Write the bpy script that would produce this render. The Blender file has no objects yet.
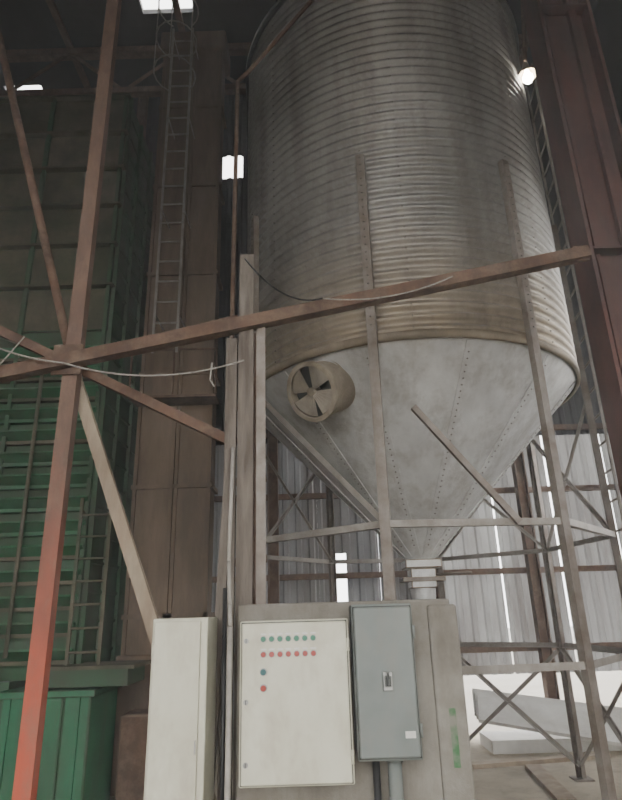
import bpy, bmesh, math, random
from mathutils import Vector, Matrix
random.seed(4)
V=Vector
# ---------------------------------------------------------------- materials
def mat(name, c1, c2=None, scale=3.0, rough=.7, metal=0.0, stretch=(1,1,1), bump=0.0, c3=None, zr=None, detail=8, lo=.35, hi=.65, trans=0, dirt=.45, dcol=(.10,.08,.06), dscale=2.5, dstretch=(1,1,.18)):
    m=bpy.data.materials.new(name); m.use_nodes=True; nt=m.node_tree; N=nt.nodes; L=nt.links
    b=N['Principled BSDF']; b.inputs['Roughness'].default_value=rough; b.inputs['Metallic'].default_value=metal
    tc=N.new('ShaderNodeTexCoord'); mp=N.new('ShaderNodeMapping'); mp.inputs['Scale'].default_value=stretch
    L.new(tc.outputs['Object'],mp.inputs[0])
    n=N.new('ShaderNodeTexNoise'); n.inputs['Scale'].default_value=scale; n.inputs['Detail'].default_value=detail; n.inputs['Roughness'].default_value=.65
    L.new(mp.outputs[0],n.inputs['Vector'])
    mr=N.new('ShaderNodeMapRange'); mr.inputs[1].default_value=lo; mr.inputs[2].default_value=hi; L.new(n.outputs['Fac'],mr.inputs[0])
    mx=N.new('ShaderNodeMix'); mx.data_type='RGBA'; mx.inputs[6].default_value=(*c1,1); mx.inputs[7].default_value=(*(c2 or [c*.6 for c in c1]),1)
    L.new(mr.outputs[0],mx.inputs[0]); col=mx.outputs[2]
    if c3 is not None:
        sp=N.new('ShaderNodeSeparateXYZ'); L.new(tc.outputs['Object'],sp.inputs[0])
        ad=N.new('ShaderNodeMath'); ad.operation='MULTIPLY_ADD'; L.new(n.outputs['Fac'],ad.inputs[0]); ad.inputs[1].default_value=(zr[1]-zr[0])*.8; L.new(sp.outputs[2],ad.inputs[2])
        m2=N.new('ShaderNodeMapRange'); off=(zr[1]-zr[0])*.4
        m2.inputs[1].default_value=zr[0]+off; m2.inputs[2].default_value=zr[1]+off; L.new(ad.outputs[0],m2.inputs[0])
        mx2=N.new('ShaderNodeMix'); mx2.data_type='RGBA'; mx2.inputs[6].default_value=(*c3,1); L.new(m2.outputs[0],mx2.inputs[0]); L.new(col,mx2.inputs[7]); col=mx2.outputs[2]
    if dirt:
        mp2=N.new('ShaderNodeMapping'); mp2.inputs['Scale'].default_value=dstretch; mp2.inputs['Location'].default_value=(3.1,7.7,1.3); L.new(tc.outputs['Object'],mp2.inputs[0])
        n2=N.new('ShaderNodeTexNoise'); n2.inputs['Scale'].default_value=dscale; n2.inputs['Detail'].default_value=10; n2.inputs['Roughness'].default_value=.75; L.new(mp2.outputs[0],n2.inputs['Vector'])
        r2=N.new('ShaderNodeMapRange'); r2.inputs[1].default_value=.46; r2.inputs[2].default_value=.66; r2.inputs[4].default_value=dirt; L.new(n2.outputs['Fac'],r2.inputs[0])
        mx3=N.new('ShaderNodeMix'); mx3.data_type='RGBA'; L.new(r2.outputs[0],mx3.inputs[0]); L.new(col,mx3.inputs[6]); mx3.inputs[7].default_value=(*dcol,1); col=mx3.outputs[2]
    L.new(col,b.inputs['Base Color'])
    if bump:
        bp=N.new('ShaderNodeBump'); bp.inputs['Strength'].default_value=bump; bp.inputs['Distance'].default_value=.02
        L.new(n.outputs['Fac'],bp.inputs['Height']); L.new(bp.outputs[0],b.inputs['Normal'])
    if trans:
        t=N.new('ShaderNodeBsdfTranslucent'); L.new(col,t.inputs[0]); ms=N.new('ShaderNodeMixShader'); ms.inputs[0].default_value=trans
        L.new(b.outputs[0],ms.inputs[1]); L.new(t.outputs[0],ms.inputs[2]); L.new(ms.outputs[0],N['Material Output'].inputs[0])
    return m
def emit(name,c,s):
    m=bpy.data.materials.new(name); m.use_nodes=True; b=m.node_tree.nodes['Principled BSDF']
    b.inputs['Base Color'].default_value=(*c,1); b.inputs['Emission Color'].default_value=(*c,1); b.inputs['Emission Strength'].default_value=s
    return m
M={}
M['silo']=mat('galvanised_dusty',(.36,.35,.33),(.22,.21,.19),2.2,.45,.35,(1,1,.35),c3=(.35,.275,.18),zr=(3.4,4.9),dirt=.65,dcol=(.14,.12,.10),dscale=4.0,dstretch=(1,1,.12))
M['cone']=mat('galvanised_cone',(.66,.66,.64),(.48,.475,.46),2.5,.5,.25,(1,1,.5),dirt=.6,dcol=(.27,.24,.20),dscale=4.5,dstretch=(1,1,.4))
M['galv']=mat('galvanised_leg',(.30,.265,.23),(.17,.13,.10),6,.55,.2)
M['ladder']=mat('galvanised_ladder',(.40,.37,.33),(.25,.22,.18),6,.55,.1)
M['rim']=mat('dusty_rim',(.32,.26,.18),(.20,.16,.11),5,.7,.1)
M['bolt']=mat('bolt_steel',(.16,.14,.12),(.10,.08,.07),9,.5,.3,dirt=0)
M['tan']=mat('tan_dust',(.42,.36,.27),(.27,.22,.16),7,.8)
M['blade']=mat('fan_blade',(.44,.39,.31),(.32,.27,.21),6,.7,.1)
M['dark']=mat('dark_steel',(.045,.045,.046),(.03,.03,.031),3,.8,dirt=0)
M['brown']=mat('rust_brown',(.17,.095,.06),(.09,.055,.038),5,.85,.0,(1,1,.6),dirt=.6,dcol=(.27,.20,.14),dscale=7,dstretch=(1,1,1))
M['redcol']=mat('red_oxide_paint',(.16,.068,.053),(.09,.045,.038),3,.75,0,(1,1,.4),dirt=.6,dcol=(.12,.085,.07))
M['pole']=mat('pole_paint',(.19,.115,.08),(.14,.085,.06),6,.75,0,(1,1,.5),c3=(.48,.095,.05),zr=(.9,2.6),dirt=.6,dcol=(.27,.17,.12),dscale=8,dstretch=(1,1,.4))
M['pale']=mat('pale_timber',(.45,.37,.27),(.29,.215,.15),6,.85,0,(1,1,.3))
M['timber']=mat('grey_timber',(.25,.215,.18),(.12,.095,.075),9,.9,0,(2,2,.25),bump=.5)
M['trunk']=mat('elevator_dust',(.24,.17,.118),(.14,.10,.07),2.5,.85,0,(1.5,1.5,.35),dirt=.6,dcol=(.09,.07,.05))
M['green']=mat('green_paint',(.04,.19,.085),(.04,.11,.055),3,.6,0,(1,1,.5),dirt=.5,dcol=(.12,.105,.065),dscale=3,dstretch=(1,1,1))
M['tankgreen']=mat('tank_green',(.03,.20,.09),(.025,.13,.06),3,.55,0,(1,1,.5),dirt=.5,dcol=(.09,.08,.05))
M['greendusty']=mat('green_dusty',(.17,.148,.10),(.07,.085,.05),1.6,.85,0,(1,1,1.5),dirt=.6,dcol=(.06,.052,.038),dscale=2,dstretch=(1,1,.5))
M['greenside']=mat('green_side',(.05,.14,.07),(.07,.09,.055),2.2,.75,dirt=.5,dcol=(.065,.058,.04))
M['concrete']=mat('concrete',(.30,.28,.24),(.20,.18,.15),5,.95,0,bump=.5,dirt=.7,dcol=(.13,.11,.085))
M['floor']=mat('dusty_floor',(.52,.46,.36),(.36,.31,.23),1.3,.95,0,bump=.4,dstretch=(1,1,1))
M['ground']=mat('outside_ground',(.38,.35,.30),(.30,.27,.22),.6,.95,dirt=0)
M['sheet']=mat('wall_sheet',(.32,.33,.34),(.19,.185,.18),1.3,.6,.2,(1,1,.3),dirt=.6,dcol=(.14,.11,.09),trans=.05)
M['sheetlit']=mat('wall_sheet_brightened',(.39,.39,.38),(.24,.23,.22),1.3,.6,.0,(1,1,.3),trans=.28,dirt=.7,dcol=(.14,.11,.09))  # paler, translucent copy of the wall sheet, made to brighten the right side
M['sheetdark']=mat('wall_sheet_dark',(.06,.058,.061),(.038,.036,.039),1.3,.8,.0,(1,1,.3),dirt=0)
M['cream']=mat('cream_enamel',(.66,.645,.52),(.58,.565,.44),2.5,.45,dirt=.45,dcol=(.38,.325,.23),dscale=5,dstretch=(1,1,.5))
M['greybox']=mat('grey_green_enamel',(.21,.235,.22),(.165,.185,.17),3,.5,dirt=.5,dcol=(.25,.225,.185),dscale=5,dstretch=(1,1,.5))
M['seam']=mat('seam_dark',(.05,.05,.04),(.03,.03,.025),3,.8,dirt=0)
M['black']=mat('black_plastic',(.02,.02,.02),(.03,.03,.03),3,.5,dirt=0)
M['chrome']=mat('lock_metal',(.4,.4,.38),(.3,.3,.28),3,.35,.6,dirt=0)
M['lampg']=mat('green_lens',(.02,.20,.11),(.02,.16,.08),3,.3,dirt=0)
M['lampr']=mat('red_lens',(.42,.05,.03),(.33,.04,.03),3,.3,dirt=0)
M['lampb']=mat('teal_lens',(.02,.12,.12),(.02,.09,.09),3,.3,dirt=0)
M['white']=mat('white_label',(.78,.77,.73),(.64,.62,.57),3,.6,dirt=.2)
M['wire']=mat('wire_insulation',(.45,.42,.37),(.3,.27,.24),8,.6,dirt=0)
M['greensplash']=mat('green_splash',(.06,.18,.07),(.25,.24,.20),9,.9,lo=.4,hi=.6)
M['bulb']=emit('bulb',(1,.95,.85),60)
# ---------------------------------------------------------------- builder
class B:
    def __init__(s,name): s.name=name; s.bm=bmesh.new(); s.mats=[]
    def mi(s,m):
        if m not in s.mats: s.mats.append(m)
        return s.mats.index(m)
    def face(s,vs,i,smooth=False):
        try: f=s.bm.faces.new(vs); f.material_index=i; f.smooth=smooth
        except ValueError: pass
    def prism(s,p1,p2,prof,m,hint=V((0,0,1)),smooth=False,cap=True):
        p1=V(p1);p2=V(p2); z=(p2-p1).normalized(); h=V(hint)
        y=h-z*h.dot(z)
        if y.length<1e-3: h=V((0,1,0)); y=h-z*h.dot(z)
        if y.length<1e-3: h=V((1,0,0)); y=h-z*h.dot(z)
        y.normalize(); x=y.cross(z); i=s.mi(m)
        a=[s.bm.verts.new(p1+x*q[0]+y*q[1]) for q in prof]; b=[s.bm.verts.new(p2+x*q[0]+y*q[1]) for q in prof]
        n=len(prof)
        for k in range(n): s.face([a[k],a[(k+1)%n],b[(k+1)%n],b[k]],i,smooth)
        if cap: s.face(a[::-1],i); s.face(b,i)
    def rect(s,p1,p2,w,d,m,hint=V((0,1,0))):
        s.prism(p1,p2,[(-w/2,-d/2),(w/2,-d/2),(w/2,d/2),(-w/2,d/2)],m,hint)
    def angle(s,p1,p2,w,m,hint=V((0,1,0)),t=.008,flip=1):
        h=w/2; s.prism(p1,p2,[(-h*flip,-h),(h*flip,-h),(h*flip,-h+t),((-h+t)*flip,-h+t),((-h+t)*flip,h),(-h*flip,h)],m,hint)
    def chan(s,p1,p2,w,d,m,hint=V((0,1,0)),t=.01):
        a=w/2;b=d/2; s.prism(p1,p2,[(-a,-b),(a,-b),(a,b),(a-t,b),(a-t,-b+t),(-a+t,-b+t),(-a+t,b),(-a,b)],m,hint)
    def ibeam(s,p1,p2,w,d,m,hint=V((0,1,0)),t=.014):
        a=w/2;b=d/2;q=t/2; s.prism(p1,p2,[(-a,-b),(-a+t,-b),(-a+t,-q),(a-t,-q),(a-t,-b),(a,-b),(a,b),(a-t,b),(a-t,q),(-a+t,q),(-a+t,b),(-a,b)],m,hint)
    def cyl(s,p1,p2,r,m,n=14,cap=True):
        s.prism(p1,p2,[(r*math.cos(2*math.pi*k/n),r*math.sin(2*math.pi*k/n)) for k in range(n)],m,V((0,0,1)),True,cap)
    def path(s,pts,r,m,n=8):
        for a,b in zip(pts[:-1],pts[1:]): s.cyl(a,b,r,m,n)
    def box(s,x0,x1,y0,y1,z0,z1,m,bev=0):
        i=s.mi(m); vs=[s.bm.verts.new((x,y,z)) for x in(x0,x1) for y in(y0,y1) for z in(z0,z1)]
        fs=[]
        for q in [(0,1,3,2),(4,6,7,5),(0,4,5,1),(2,3,7,6),(0,2,6,4),(1,5,7,3)]:
            f=s.bm.faces.new([vs[k] for k in q]); f.material_index=i; fs.append(f)
        if bev:
            es=list({e for f in fs for e in f.edges})
            bmesh.ops.bevel(s.bm,geom=es,offset=bev,segments=2,affect='EDGES',profile=.5)
    def lathe(s,cx,cy,prof,m,n=96,smooth=True):
        i=s.mi(m); rings=[]
        for r,z in prof: rings.append([s.bm.verts.new((cx+r*math.cos(2*math.pi*k/n),cy+r*math.sin(2*math.pi*k/n),z)) for k in range(n)])
        for a,b in zip(rings[:-1],rings[1:]):
            for k in range(n): s.face([a[k],a[(k+1)%n],b[(k+1)%n],b[k]],i,smooth)
    def bolt(s,c,r,m):
        i=s.mi(m); c=V(c); p=[s.bm.verts.new(c+V(d)*r) for d in((1,0,0),(0,1,0),(-1,0,0),(0,-1,0))]; t=s.bm.verts.new(c+V((0,0,r))); b=s.bm.verts.new(c-V((0,0,r)))
        for k in range(4): s.face([p[k],p[(k+1)%4],t],i,True); s.face([p[(k+1)%4],p[k],b],i,True)
    def corr(s,x0,x1,z0,z1,y,m,pitch=.19,amp=.03):
        i=s.mi(m); x=x0; pts=[]
        while x<x1:
            for dx,dy in((0,0),(.3,0),(.42,1),(.88,1)):
                xx=x+dx*pitch
                if xx<=x1: pts.append((xx,y+dy*amp))
            x+=pitch
        pts.append((x1,pts[-1][1]))
        a=[s.bm.verts.new((p[0],p[1],z0)) for p in pts]; b=[s.bm.verts.new((p[0],p[1],z1)) for p in pts]
        for k in range(len(pts)-1): s.face([a[k],a[k+1],b[k+1],b[k]],i)
    def done(s):
        bmesh.ops.recalc_face_normals(s.bm,faces=s.bm.faces)
        me=bpy.data.meshes.new(s.name); s.bm.to_mesh(me); s.bm.free()
        for m in s.mats: me.materials.append(M[m])
        o=bpy.data.objects.new(s.name,me); bpy.context.collection.objects.link(o); return o
# ---------------------------------------------------------------- silo
cx,cy,R=1.01,6.0,1.67
Z0,Z1=3.66,8.0
s=B('grain_silo')
pitch=.105; amp=.023; prof=[]
n=int((Z1-Z0)/pitch)
for k in range(n*6+1):
    z=Z0+.04+k*pitch/6; prof.append((R+amp*math.sin(2*math.pi*k/6),z))
s.lathe(cx,cy,prof,'silo',128)
zt=prof[-1][1]
s.lathe(cx,cy,[(R+.06,zt-.02),(R+.06,zt+.03),(.3,zt+1.05),(.3,zt+1.25),(0.01,zt+1.3)],'silo',64)
s.lathe(cx,cy,[(R+.01,Z0+.05),(R+.024,Z0+.04),(R+.024,Z0-.02),(R-.01,Z0-.025)],'rim',96)
zc=2.06; rc=.13
s.lathe(cx,cy,[(R-.01,Z0),(rc,zc)],'cone',96)
def cp(ang,z,off=0): 
    r=rc+(R-.01-rc)*(z-zc)/(Z0-zc)+off; return V((cx+r*math.cos(ang),cy+r*math.sin(ang),z))
for k in range(12):
    a=math.radians(-80+30*k)
    s.prism(cp(a,Z0-.03,.004),cp(a,zc+.03,.004),[(-.035,-.006),(.035,-.006),(.035,.006),(-.035,.006)],'cone',V((math.cos(a),math.sin(a),-1)))
    for j in range(34):
        z=zc+.12+j*(Z0-zc-.18)/34
        s.bolt(cp(a,z,.012),.010,'bolt')
for k in range(8):
    a=math.radians(-96+45*k)
    for j in range(int((Z1-Z0)/pitch)-1):
        rr=R+amp+.002; z=Z0+.04+(j+.25)*pitch; s.bolt((cx+rr*math.cos(a),cy+rr*math.sin(a),z),.009,'bolt')
A=[math.radians(-107+45*k) for k in range(8)]
def lp(k,z,r=R+.06): a=A[k%8]; return V((cx+r*math.cos(a),cy+r*math.sin(a),z))
for k in range(8):
    h=V((-math.cos(A[k]),-math.sin(A[k]),0))
    s.chan(lp(k,0),lp(k,5.45),.075,.055,'galv',h,.008)
    p=lp(k,0); s.box(p.x-.09,p.x+.09,p.y-.09,p.y+.09,0,.015,'galv')
    for j in range(24): s.bolt(lp(k,Z0+.1+j*.075,R+.092),.009,'bolt')
for k in range(8):
    for z in (2.19,1.22): s.angle(lp(k,z),lp(k+1,z),.05,'ladder',V((0,0,1)))
for k in (2,3,4): 
    s.angle(lp(k,.12),lp(k+1,1.2),.04,'ladder',V((0,0,1))); s.angle(lp(k,1.2),lp(k+1,.12),.04,'ladder',V((0,0,1)))
for k in (2,3,6,5):
    s.angle(lp(k,2.2),lp(k+1,3.5),.035,'ladder',V((0,0,1)));s.angle(lp(k,3.5),lp(k+1,2.2),.035,'ladder',V((0,0,1)))
s.angle(lp(7,3.55),lp(8,2.2),.04,'ladder',V((0,0,1)))
s.angle((.78,4.36,3.07),(1.47,4.38,2.18),.045,'galv',V((0,0,1)))
s.box(cx-.17,cx+.17,cy-.17,cy+.17,1.98,2.06,'white',.01)
s.box(cx-.12,cx+.12,cy-.12,cy+.12,1.80,1.98,'cone',.01)
s.box(cx-.20,cx+.20,cy-.14,cy+.14,1.86,1.90,'galv',.004)
s.lathe(cx,cy,[(.12,1.8),(.10,1.45)],'cone',24)
s.cyl((cx+.1,cy-.1,1.92),(cx+.42,cy-.25,1.92),.012,'galv')
s.done()
s=B('silo_ladder')
for a in(-12,-2):
    a=math.radians(a); c=V((cx+(R+.20)*math.cos(a),cy+(R+.20)*math.sin(a),0)); s.rect(c,c+V((0,0,7.9)),.035,.02,'ladder',V((math.cos(a),math.sin(a),0)))
a,b=math.radians(-12),math.radians(-2)
z=.3
while z<7.8:
    s.cyl((cx+(R+.2)*math.cos(a),cy+(R+.2)*math.sin(a),z),(cx+(R+.2)*math.cos(b),cy+(R+.2)*math.sin(b),z),.012,'ladder',8); z+=.28
s.done()
# ---------------------------------------------------------------- fan
s=B('ventilation_fan')
F=V((0.0,4.66,3.33)); ax=V((-.60,-.68,-.42)).normalized(); r=.235
s.cyl(F,F-ax*.42,r,'tan',32,False)
s.cyl(F,F-ax*.03,r+.02,'tan',32,False); s.cyl(F-ax*.2,F-ax*.22,r+.015,'tan',32,False)
x=ax.cross(V((0,0,1))).normalized(); y=x.cross(ax)
i=s.mi('tan'); n=40
for off,ri,ro in ((.0,r-.02,r+.02),(-.03,r-.0,r+.02)):
    a=[s.bm.verts.new(F+ax*off+(x*math.cos(2*math.pi*k/n)+y*math.sin(2*math.pi*k/n))*ri) for k in range(n)]
    b=[s.bm.verts.new(F+ax*off+(x*math.cos(2*math.pi*k/n)+y*math.sin(2*math.pi*k/n))*ro) for k in range(n)]
    for k in range(n): s.face([a[k],a[(k+1)%n],b[(k+1)%n],b[k]],i)
cv=s.bm.verts.new(F-ax*.10); ring=[s.bm.verts.new(F-ax*.10+(x*math.cos(2*math.pi*k/n)+y*math.sin(2*math.pi*k/n))*(r-.004)) for k in range(n)]
for k in range(n): s.face([cv,ring[k],ring[(k+1)%n]],s.mi('seam'))
for k in range(4):
    a0=2*math.pi*k/4+.75
    steps=6
    inn=[];out=[]
    for j in range(steps+1):
        t=-.60+1.20*j/steps; o=-.035+.03*j/steps
        inn.append(s.bm.verts.new(F+ax*o+(x*math.cos(a0+t)+y*math.sin(a0+t))*.03)); out.append(s.bm.verts.new(F+ax*o+(x*math.cos(a0+t)+y*math.sin(a0+t))*(r-.025)))
    for j in range(steps): s.face([inn[j],out[j],out[j+1],inn[j+1]],s.mi('blade'))
s.cyl(F+ax*.005,F-ax*.12,.035,'tan',16)
s.done()
# ---------------------------------------------------------------- foreground steel frame
Y=3.78
s=B('steel_cross_bracing'); s.chan((-1.62,Y,0),(-1.62,Y,9.6),.10,.08,'pole',V((0,1,0)))
s.box(-1.75,-1.49,Y-.13,Y+.13,0,.02,'brown')
s.rect((-1.64,Y-.055,3.16),(-1.64,Y-.055,3.38),.20,.012,'brown',V((0,1,0)))
s.angle((-3.4,Y-.08,2.90),(2.0,Y-.08,3.965),.085,'brown',V((0,0,1)),.01)
s.angle((-1.50,Y+.08,3.36),(-.5,Y+.08,3.60),.06,'brown',V((0,0,1)),.01)
s.rect((1.95,Y-.08,3.90),(1.95,Y-.08,4.02),.10,.02,'brown',V((0,1,0)))
s.angle((-3.2,Y+.08,4.09),(-.50,Y+.08,2.675),.065,'brown',V((0,0,1)),.01)
s.cyl((-3.3,Y+.10,8.57),(-1.62,Y+.10,3.14),.032,'brown',12)
s.rect((-1.64,Y+.10,3.2),(-.62,Y+.10,.60),.08,.05,'pale',V((0,1,0))); s.rect((-.62,Y+.10,.60),(-.385,Y+.10,.0),.08,.05,'pale',V((0,1,0)))
s.rect((-.43,3.74,0),(-.43,3.74,4.05),.10,.05,'timber'); s.angle((-.33,3.75,0),(-.33,3.75,3.50),.06,'galv',V((0,1,0)),.008)
s.rect((-.53,3.76,0),(-.53,3.76,3.40),.075,.04,'timber')
s.rect((-.385,3.785,0),(-.385,3.785,3.45),.09,.02,'brown')
for z in (1.9,2.4,2.9,3.3): s.rect((-.57,3.79,z),(-.30,3.79,z+.03),.05,.01,'brown',V((0,1,0)))
s.rect((-.64,3.69,0.0),(-.52,3.70,2.6),.055,.035,'timber')
s.done()
s=B('conduit_pipe')
s.path([(-.58,3.96,.0),(-.55,3.96,5.95),(-.46,3.96,6.05),(.12,3.96,6.90),(1.0,3.96,8.15),(1.6,3.96,9.0)],.018,'brown'); s.done()
s=B('electrical_cable')
s.cyl((-.47,3.44,0),(-.47,3.44,1.55),.016,'wire'); s.cyl((-.50,3.48,0),(-.51,3.5,1.75),.012,'black')
s.path([(-.47,3.44,1.55),(-.48,3.48,1.66),(-.50,3.56,1.9),(-.50,3.66,2.6)],.012,'wire'); s.done()
s=B('hanging_cable')
def sag(a,b,d,n=14):
    a=V(a);b=V(b); return [a.lerp(b,t/n)-V((0,0,d*4*(t/n)*(1-t/n))) for t in range(n+1)]
s.path(sag((-2.4,3.62,3.5),(-1.62,3.62,3.20),.05),.006,'wire',6); s.path(sag((-1.62,3.62,3.20),(-.43,3.62,3.18),.10),.006,'wire',6)
s.path(sag((-2.3,3.62,2.9),(-1.9,3.62,3.4),.03),.005,'wire',6)
s.path(sag((-.43,3.62,3.95),(.1,3.62,3.62),.12),.006,'black',6)
s.path(sag((.1,3.62,3.62),(1.0,3.62,3.76),.07),.005,'wire',6)
s.path([(-.64,3.62,3.17),(-.65,3.62,3.05),(-.62,3.62,3.0)],.006,'wire',6)
s.done()
# ---------------------------------------------------------------- electrical
s=B('control_cabinet')
s.box(-.40,.155,3.30,3.495,.83,1.575,'cream',.008)
s.box(-.388,.143,3.280,3.298,.842,1.563,'cream',.006)
s.box(-.392,.147,3.297,3.301,.838,1.567,'seam')
for k in range(7):
    for z,m in((1.487,'lampg'),(1.415,'lampr')):
        xx=-.278+k*.042
        s.cyl((xx,3.282,z),(xx,3.274,z),.0155,'chrome',16); s.cyl((xx,3.276,z),(xx,3.262,z),.0125,m,16)
        s.box(xx-.014,xx+.014,3.277,3.281,z+.019,z+.027,'white')
for z,m in((1.335,'lampb'),(1.262,'lampr')):
    s.cyl((-.278,3.282,z),(-.278,3.272,z),.018,'chrome',16); s.cyl((-.278,3.275,z),(-.278,3.255,z),.014,m,16)
for z in(1.48,1.20,.93):
    s.cyl((-.365,3.283,z),(-.365,3.270,z),.012,'chrome',12); s.box(-.367,-.363,3.268,3.272,z-.01,z+.01,'black')
for z in(1.45,.95): s.cyl((.150,3.288,z-.03),(.150,3.288,z+.03),.007,'cream',8)
s.done()
s=B('switch_box')
s.box(.175,.49,3.32,3.495,.92,1.64,'greybox',.01); s.box(.185,.48,3.300,3.318,.935,1.625,'greybox',.008); s.box(.181,.484,3.316,3.322,.931,1.629,'seam')
s.box(.315,.365,3.285,3.302,1.23,1.32,'chrome',.004); s.box(.325,.355,3.262,3.288,1.25,1.30,'black',.004); s.box(.335,.345,3.245,3.265,1.26,1.32,'black',.003)
s.box(.41,.46,3.296,3.3005,1.02,1.05,'white')
for z in(1.5,1.05): s.cyl((.49,3.31,z-.03),(.49,3.31,z+.03),.008,'greybox',8)
s.cyl((.36,3.42,0),(.36,3.42,.93),.035,'greybox',16); s.cyl((.36,3.42,.90),(.36,3.42,.93),.045,'greybox',16)
s.cyl((.27,3.44,0),(.27,3.44,.93),.018,'black',10)
s.done()
s=B('slim_electrical_cabinet')
s.box(-.85,-.565,3.30,3.62,0.1,1.60,'cream',.008); s.box(-.838,-.60,3.285,3.299,.14,1.585,'cream',.005); s.box(-.83,-.58,3.32,3.6,0,.1,'seam')
s.box(-.615,-.605,3.275,3.287,.98,1.04,'chrome',.002)
for z in(1.45,.6): s.cyl((-.842,3.292,z-.03),(-.842,3.292,z+.03),.006,'cream',8)
s.done()
s=B('concrete_mounting_slab')
s.box(-.44,.73,3.50,3.66,0,1.66,'concrete',.012); s.box(.60,.76,3.48,3.68,0,1.63,'concrete',.015)
s.box(.665,.70,3.4795,3.4810,.85,1.12,'greensplash')
s.done()
# ---------------------------------------------------------------- dryer
s=B('grain_dryer')
x0,x1=-5.2,-2.24; y0=6.0
s.box(x0,x1,y0+.06,8.3,1.1,8.0,'greenside')
zz=[4.62,5.2,5.75,6.3,6.85,7.4,7.98]
for a,b in zip(zz[:-1],zz[1:]):
    for k in range(3):
        xa=x0+k*(x1-x0)/3; xb=xa+(x1-x0)/3
        s.box(xa+.015,xb-.015,y0+.02,y0+.07,a+.03,b-.02,'greendusty',.01)
    s.prism((x0,y0,b),(x1+.03,y0,b),[(-.05,-.012),(.05,-.012),(.05,.012),(-.05,.012)],'greendusty',V((0,0,1)))
z=1.25
while z<4.5:
    s.prism((x0,y0+.03,z),(x1-.02,y0+.03,z),[(-.10,.10),(-.09,.12),(.09,-.0),(.08,-.02)],'green',V((0,0,1)))
    s.box(x0,x1-.02,y0-.01,y0+.06,z-.02,z+.015,'greendusty' if random.random()<.4 else 'green')
    z+=.235
for xx in(-5.15,-4.2,-3.2,-2.27): s.box(xx-.02,xx+.02,y0-.02,y0+.02,1.1,8.0,'greenside')
for k in range(24):
    z=1.3+k*.28; s.box(x1,x1+.02,y0+.05,7.3,z,z+.03,'greenside')
for yy in(6.03,6.5,7.0): s.box(x1,x1+.04,yy,yy+.05,1.1,8.0,'greenside')
s.cyl((-2.86,5.92,1.3),(-2.86,5.92,4.2),.02,'greendusty'); 
s.box(-5.0,-2.78,5.9,8.0,0,1.1,'greenside'); s.box(-2.76,-2.22,5.75,6.9,.0,1.02,'tankgreen',.02); s.box(-2.22,-1.98,5.75,6.5,.0,1.02,'tankgreen',.02); s.box(-2.80,-1.94,5.72,6.6,.98,1.04,'tankgreen',.01)
for xx in(-2.7,-2.4,-2.1): s.box(xx,xx+.03,5.73,5.76,.05,1.0,'tankgreen')
s.box(-2.45,-1.66,5.7,6.25,1.06,1.22,'greenside',.01); s.box(-2.5,-1.6,5.66,6.28,1.20,1.23,'greendusty')
s.box(-3.6,-2.9,5.4,5.85,0,1.25,'tan',.02)
for x in(-2.20,-1.92): s.rect((x,5.68,1.24),(x,5.68,2.7),.03,.02,'greendusty')
z=1.34
while z<2.7: s.cyl((-2.20,5.68,z),(-1.92,5.68,z),.011,'greendusty',8); z+=.2
s.rect((-2.2,5.68,2.6),(-2.3,6.05,2.6),.03,.01,'greendusty')
s.done()
s=B('elevator_ladder'); xa,xb,y=-1.82,-1.54,6.35
for x in(xa,xb): s.rect((x,y,4.5),(x,y,9.6),.03,.02,'ladder')
z=4.6
while z<9.6: s.cyl((xa,y,z),(xb,y,z),.012,'ladder',8); z+=.28
c=(xa+xb)/2
for z in (8.4,9.0,9.6):
    s.path([V((c+.27*math.cos(t),y-.30+.30*math.sin(t),z)) for t in [math.radians(60-i*300/14) for i in range(15)]],.010,'ladder',6)
for t in(-150,-90,-30): s.cyl((c+.27*math.cos(math.radians(t)),y-.30+.30*math.sin(math.radians(t)),8.4),(c+.27*math.cos(math.radians(t)),y-.30+.30*math.sin(math.radians(t)),9.6),.008,'ladder',6)
z=5.0
while z<9.6: s.rect((xa,y,z),(xa,y+.42,z),.03,.01,'ladder'); s.rect((xb,y,z),(xb,y+.42,z),.03,.01,'ladder'); z+=1.5
s.done()
# ---------------------------------------------------------------- bucket elevator
s=B('bucket_elevator')
s.box(-2.05,-1.63,6.82,7.2,1.0,9.9,'trunk'); s.box(-1.58,-1.20,6.82,7.2,.9,9.9,'trunk')
z=1.6
while z<9.8:
    s.box(-2.09,-1.60,6.79,7.23,z,z+.05,'trunk'); s.box(-1.61,-1.16,6.79,7.23,z,z+.05,'trunk'); z+=1.4
for xx in(-2.05,-1.63,-1.58,-1.20): s.box(xx-.02,xx+.02,6.79,6.83,1.0,9.9,'trunk')
s.box(-2.12,-1.13,6.74,7.3,9.7,10.05,'trunk',.03)
s.box(-2.10,-1.15,6.72,7.3,.0,1.25,'trunk',.02); s.box(-1.9,-1.3,6.35,6.72,.0,.75,'brown',.02)
for k in range(3): s.cyl((-2.1+k*.5,6.5,4.04),(-2.1+k*.5,6.5,4.6),.012,'brown')
s.box(-2.1,-1.1,6.5,6.8,4.0,4.03,'brown'); s.cyl((-2.1,6.5,4.6),(-1.1,6.5,4.6),.012,'brown')
s.done()
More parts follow.
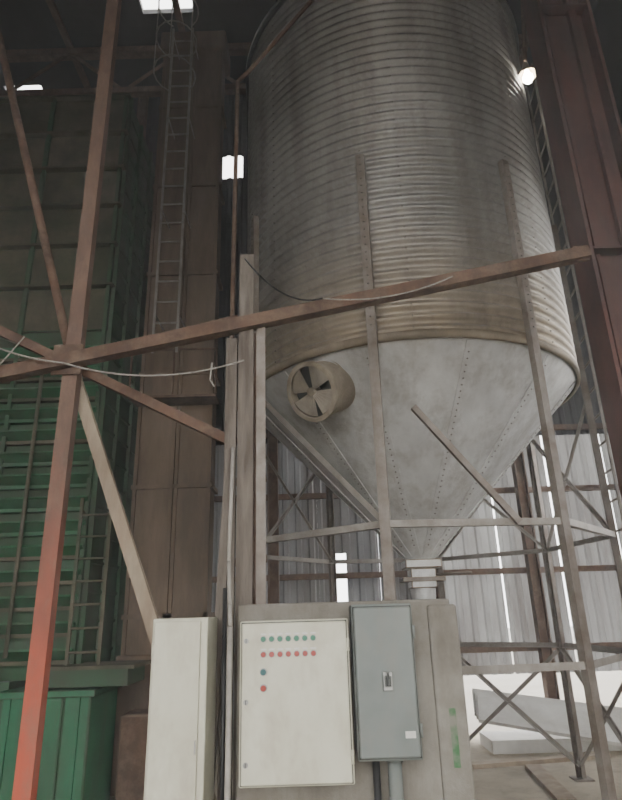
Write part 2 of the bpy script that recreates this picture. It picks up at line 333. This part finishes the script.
# ---------------------------------------------------------------- building
s=B('floor'); s.box(-7,6,-4,9.3,-.12,0,'floor'); s.done()
s=B('ground'); s.box(-60,60,-60,60,-.3,-.13,'ground'); s.done()
s=B('wall_back')
x=-7.0; idx=0
while x<6:
    w=.88; gap=random.choice([.0,.0,.02,.05]); idx+=1
    m='sheetlit' if (x>1.4) else 'sheet'
    z0=.75 if x>1.0 else .25
    if x<.21<x+w:
        s.corr(x,.21,z0,4.15,9,m); s.corr(.44,x+w,z0,4.15,9,m); s.corr(.21,.44,z0,1.72,9,m); s.corr(.21,.44,2.42,4.15,9,m)
    else: s.corr(x,x+w-gap,z0,4.15,9+random.uniform(0,.02),m)
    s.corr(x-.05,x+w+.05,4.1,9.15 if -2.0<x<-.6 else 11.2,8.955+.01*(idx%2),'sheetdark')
    x+=w
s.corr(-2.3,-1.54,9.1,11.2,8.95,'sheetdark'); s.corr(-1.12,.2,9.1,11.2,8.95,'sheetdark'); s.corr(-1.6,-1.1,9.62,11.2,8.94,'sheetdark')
for z in(3.25,2.1,1.08,4.2): s.chan((-7,8.9,z),(6,8.9,z),.08,.06,'brown',V((0,1,0)))
for xx in(-3,-.6,1.6,3.05,5): s.ibeam((xx,8.78,0),(xx,8.78,11),.15,.15,'brown')
s.box(-7,1.0,8.98,9.1,0,.3,'concrete')
s.done()
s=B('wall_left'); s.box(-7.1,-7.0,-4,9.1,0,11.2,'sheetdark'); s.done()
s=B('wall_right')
s.box(5.0,5.1,-4,9.1,5.4,11.2,'sheetdark'); s.box(5.0,5.1,-4,3.6,0,5.4,'sheetdark'); s.box(5.0,5.1,7.6,9.1,0,5.4,'sheetdark'); s.box(5.0,5.1,3.6,7.6,0,2.6,'sheetdark'); s.done()  # unseen opening added and sized so the sun reaches the silo cone
s=B('light_blocking_wall')  # unseen wall added to admit daylight only low down, darkening the silo top
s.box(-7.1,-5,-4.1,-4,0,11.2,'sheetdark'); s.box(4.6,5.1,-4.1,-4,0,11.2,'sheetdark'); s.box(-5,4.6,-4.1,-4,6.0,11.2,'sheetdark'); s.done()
s=B('ceiling')
holes=[(-2.6,-1.75,6.95,7.25),(-5.6,-4.9,8.6,8.8)]
xs=sorted({-7.1,5.1,*[h[0] for h in holes],*[h[1] for h in holes]}); ys=sorted({-4.0,9.1,*[h[2] for h in holes],*[h[3] for h in holes]})
for a,b in zip(xs[:-1],xs[1:]):
    for c,d in zip(ys[:-1],ys[1:]):
        mx,my=(a+b)/2,(c+d)/2
        if any(h[0]<mx<h[1] and h[2]<my<h[3] for h in holes): continue
        s.box(a,b,c,d,11.1,11.2,'dark')
s.done()
s=B('roof_truss')
for yy in(1.5,4.5,7.8): 
    s.angle((-7,yy,10.9),(5,yy,10.9),.14,'brown',V((0,0,1))); s.angle((-7,yy,10.0),(5,yy,10.0),.12,'brown',V((0,0,1)))
    for k in range(12): s.angle((-7+k,yy,10.0+.9*(k%2)),(-6+k,yy,10.9-.9*(k%2)),.07,'brown',V((0,1,0)))
for xx in range(-6,5,2): s.chan((xx,-1,11.0),(xx,9,11.0),.1,.08,'brown',V((0,0,1)))
s.done()
s=B('steel_column')
s.ibeam((2.52,4.3,0),(2.52,4.3,11),.50,.30,'redcol',V((0,1,0)),.03)
s.rect((2.38,4.27,0),(2.38,4.27,11),.03,.05,'redcol'); s.rect((2.62,4.24,0),(2.62,4.24,11),.07,.05,'redcol')
for k in range(4): s.box(2.27,2.77,4.16,4.27,1.6+k*2.7,1.62+k*2.7,'redcol')
s.done()
s=B('steel_column'); s.ibeam((4.6,8.0,0),(4.6,8.0,11),.3,.25,'redcol'); s.done()
s=B('pendant_lamp')
s.cyl((2.90,5.0,11),(2.46,5.0,7.22),.022,'brown'); s.lathe(2.46,5.0,[(.03,7.22),(.04,7.14),(.09,7.08),(.10,7.05)],'tan',20)
s.lathe(2.46,5.0,[(.001,6.95),(.035,6.965),(.055,7.0),(.055,7.03),(.035,7.07),(.02,7.12)],'bulb',16); s.done()
# right clutter
s=B('pale_panel_stack')
for k in range(3): s.prism((1.9,8.3-.1*k,.52-.02*k),(4.3,7.9-.12*k,.20-.05*k),[(-.25,-.02),(.25,-.02),(.25,.02),(-.25,.02)],'white',V((0,-.5,1)))
s.box(2.0,4.2,8.0,8.6,0,.14,'white'); s.done()
s=B('timber_plank'); s.prism((2.1,6.05,.02),(2.22,7.3,.02),[(-.08,-.02),(.08,-.02),(.08,.02),(-.08,.02)],'pale',V((0,0,1))); s.prism((1.6,7.4,.02),(3.2,7.7,.02),[(-.06,-.02),(.06,-.02),(.06,.02),(-.06,.02)],'pale',V((0,0,1))); s.done()
s=B('rubble_pile')
for k in range(60):
    x=random.uniform(-1.85,-1.0);y=random.uniform(5.4,6.25); r=random.uniform(.02,.07)
    i=s.mi(random.choice(['tan','brown','concrete'])); g=bmesh.ops.create_icosphere(s.bm,subdivisions=1,radius=r,matrix=Matrix.Translation((x,y,r*.5))@Matrix.Rotation(random.random()*6,4,'Z')@Matrix.Diagonal((1.3,.9,.6,1)))
    for f in {f for q in g['verts'] for f in q.link_faces}: f.material_index=i
s.done()
# airborne grain dust filling the whole hall (real participating medium in an extruded outline)
vm=bpy.data.materials.new('airborne_dust'); vm.use_nodes=True; nt=vm.node_tree; nt.nodes.clear()
vs=nt.nodes.new('ShaderNodeVolumeScatter'); vo=nt.nodes.new('ShaderNodeOutputMaterial'); vs.inputs['Color'].default_value=(.96,.96,.96,1); vs.inputs['Density'].default_value=.017; vs.inputs['Anisotropy'].default_value=.2
nt.links.new(vs.outputs[0],vo.inputs['Volume'])
cu=bpy.data.curves.new('airborne_dust','CURVE'); cu.dimensions='2D'; cu.fill_mode='BOTH'; cu.extrude=5.52
sp=cu.splines.new('POLY'); sp.points.add(3); sp.use_cyclic_u=True
for q,p in zip(sp.points,[(-6.99,-3.9),(4.99,-3.9),(4.99,8.93),(-6.99,8.93)]): q.co=(p[0],p[1],0,1)
cu.materials.append(vm); co_=bpy.data.objects.new('airborne_dust',cu); co_.location=(0,0,5.53); bpy.context.collection.objects.link(co_)
# ---------------------------------------------------------------- light
w=bpy.data.worlds.new('World'); bpy.context.scene.world=w; w.use_nodes=True
bg=w.node_tree.nodes['Background']; bg.inputs[0].default_value=(1,.99,.975,1); bg.inputs[1].default_value=6.9
sd=bpy.data.lights.new('sun','SUN'); sd.energy=20; sd.angle=math.radians(4); sd.color=(1,.95,.87)
so=bpy.data.objects.new('sun',sd); bpy.context.collection.objects.link(so)
so.rotation_euler=V((-.9,.16,-.20)).to_track_quat('-Z','Y').to_euler()
# ---------------------------------------------------------------- camera
th=math.radians(19.6); rl=math.atan(51/1687)
fwd=V((0,math.cos(th),math.sin(th))); up0=V((0,-math.sin(th),math.cos(th))); rt0=V((1,0,0))
rt=rt0*math.cos(rl)-up0*math.sin(rl); up=up0*math.cos(rl)+rt0*math.sin(rl)
cam=bpy.data.cameras.new('camera'); cam.sensor_fit='VERTICAL'; cam.sensor_height=36; cam.lens=601/800*36
co=bpy.data.objects.new('camera',cam); bpy.context.collection.objects.link(co)
mw=Matrix((rt,up,-fwd)).transposed().to_4x4(); mw.translation=V((0,0,1.6)); co.matrix_world=mw
bpy.context.scene.camera=co
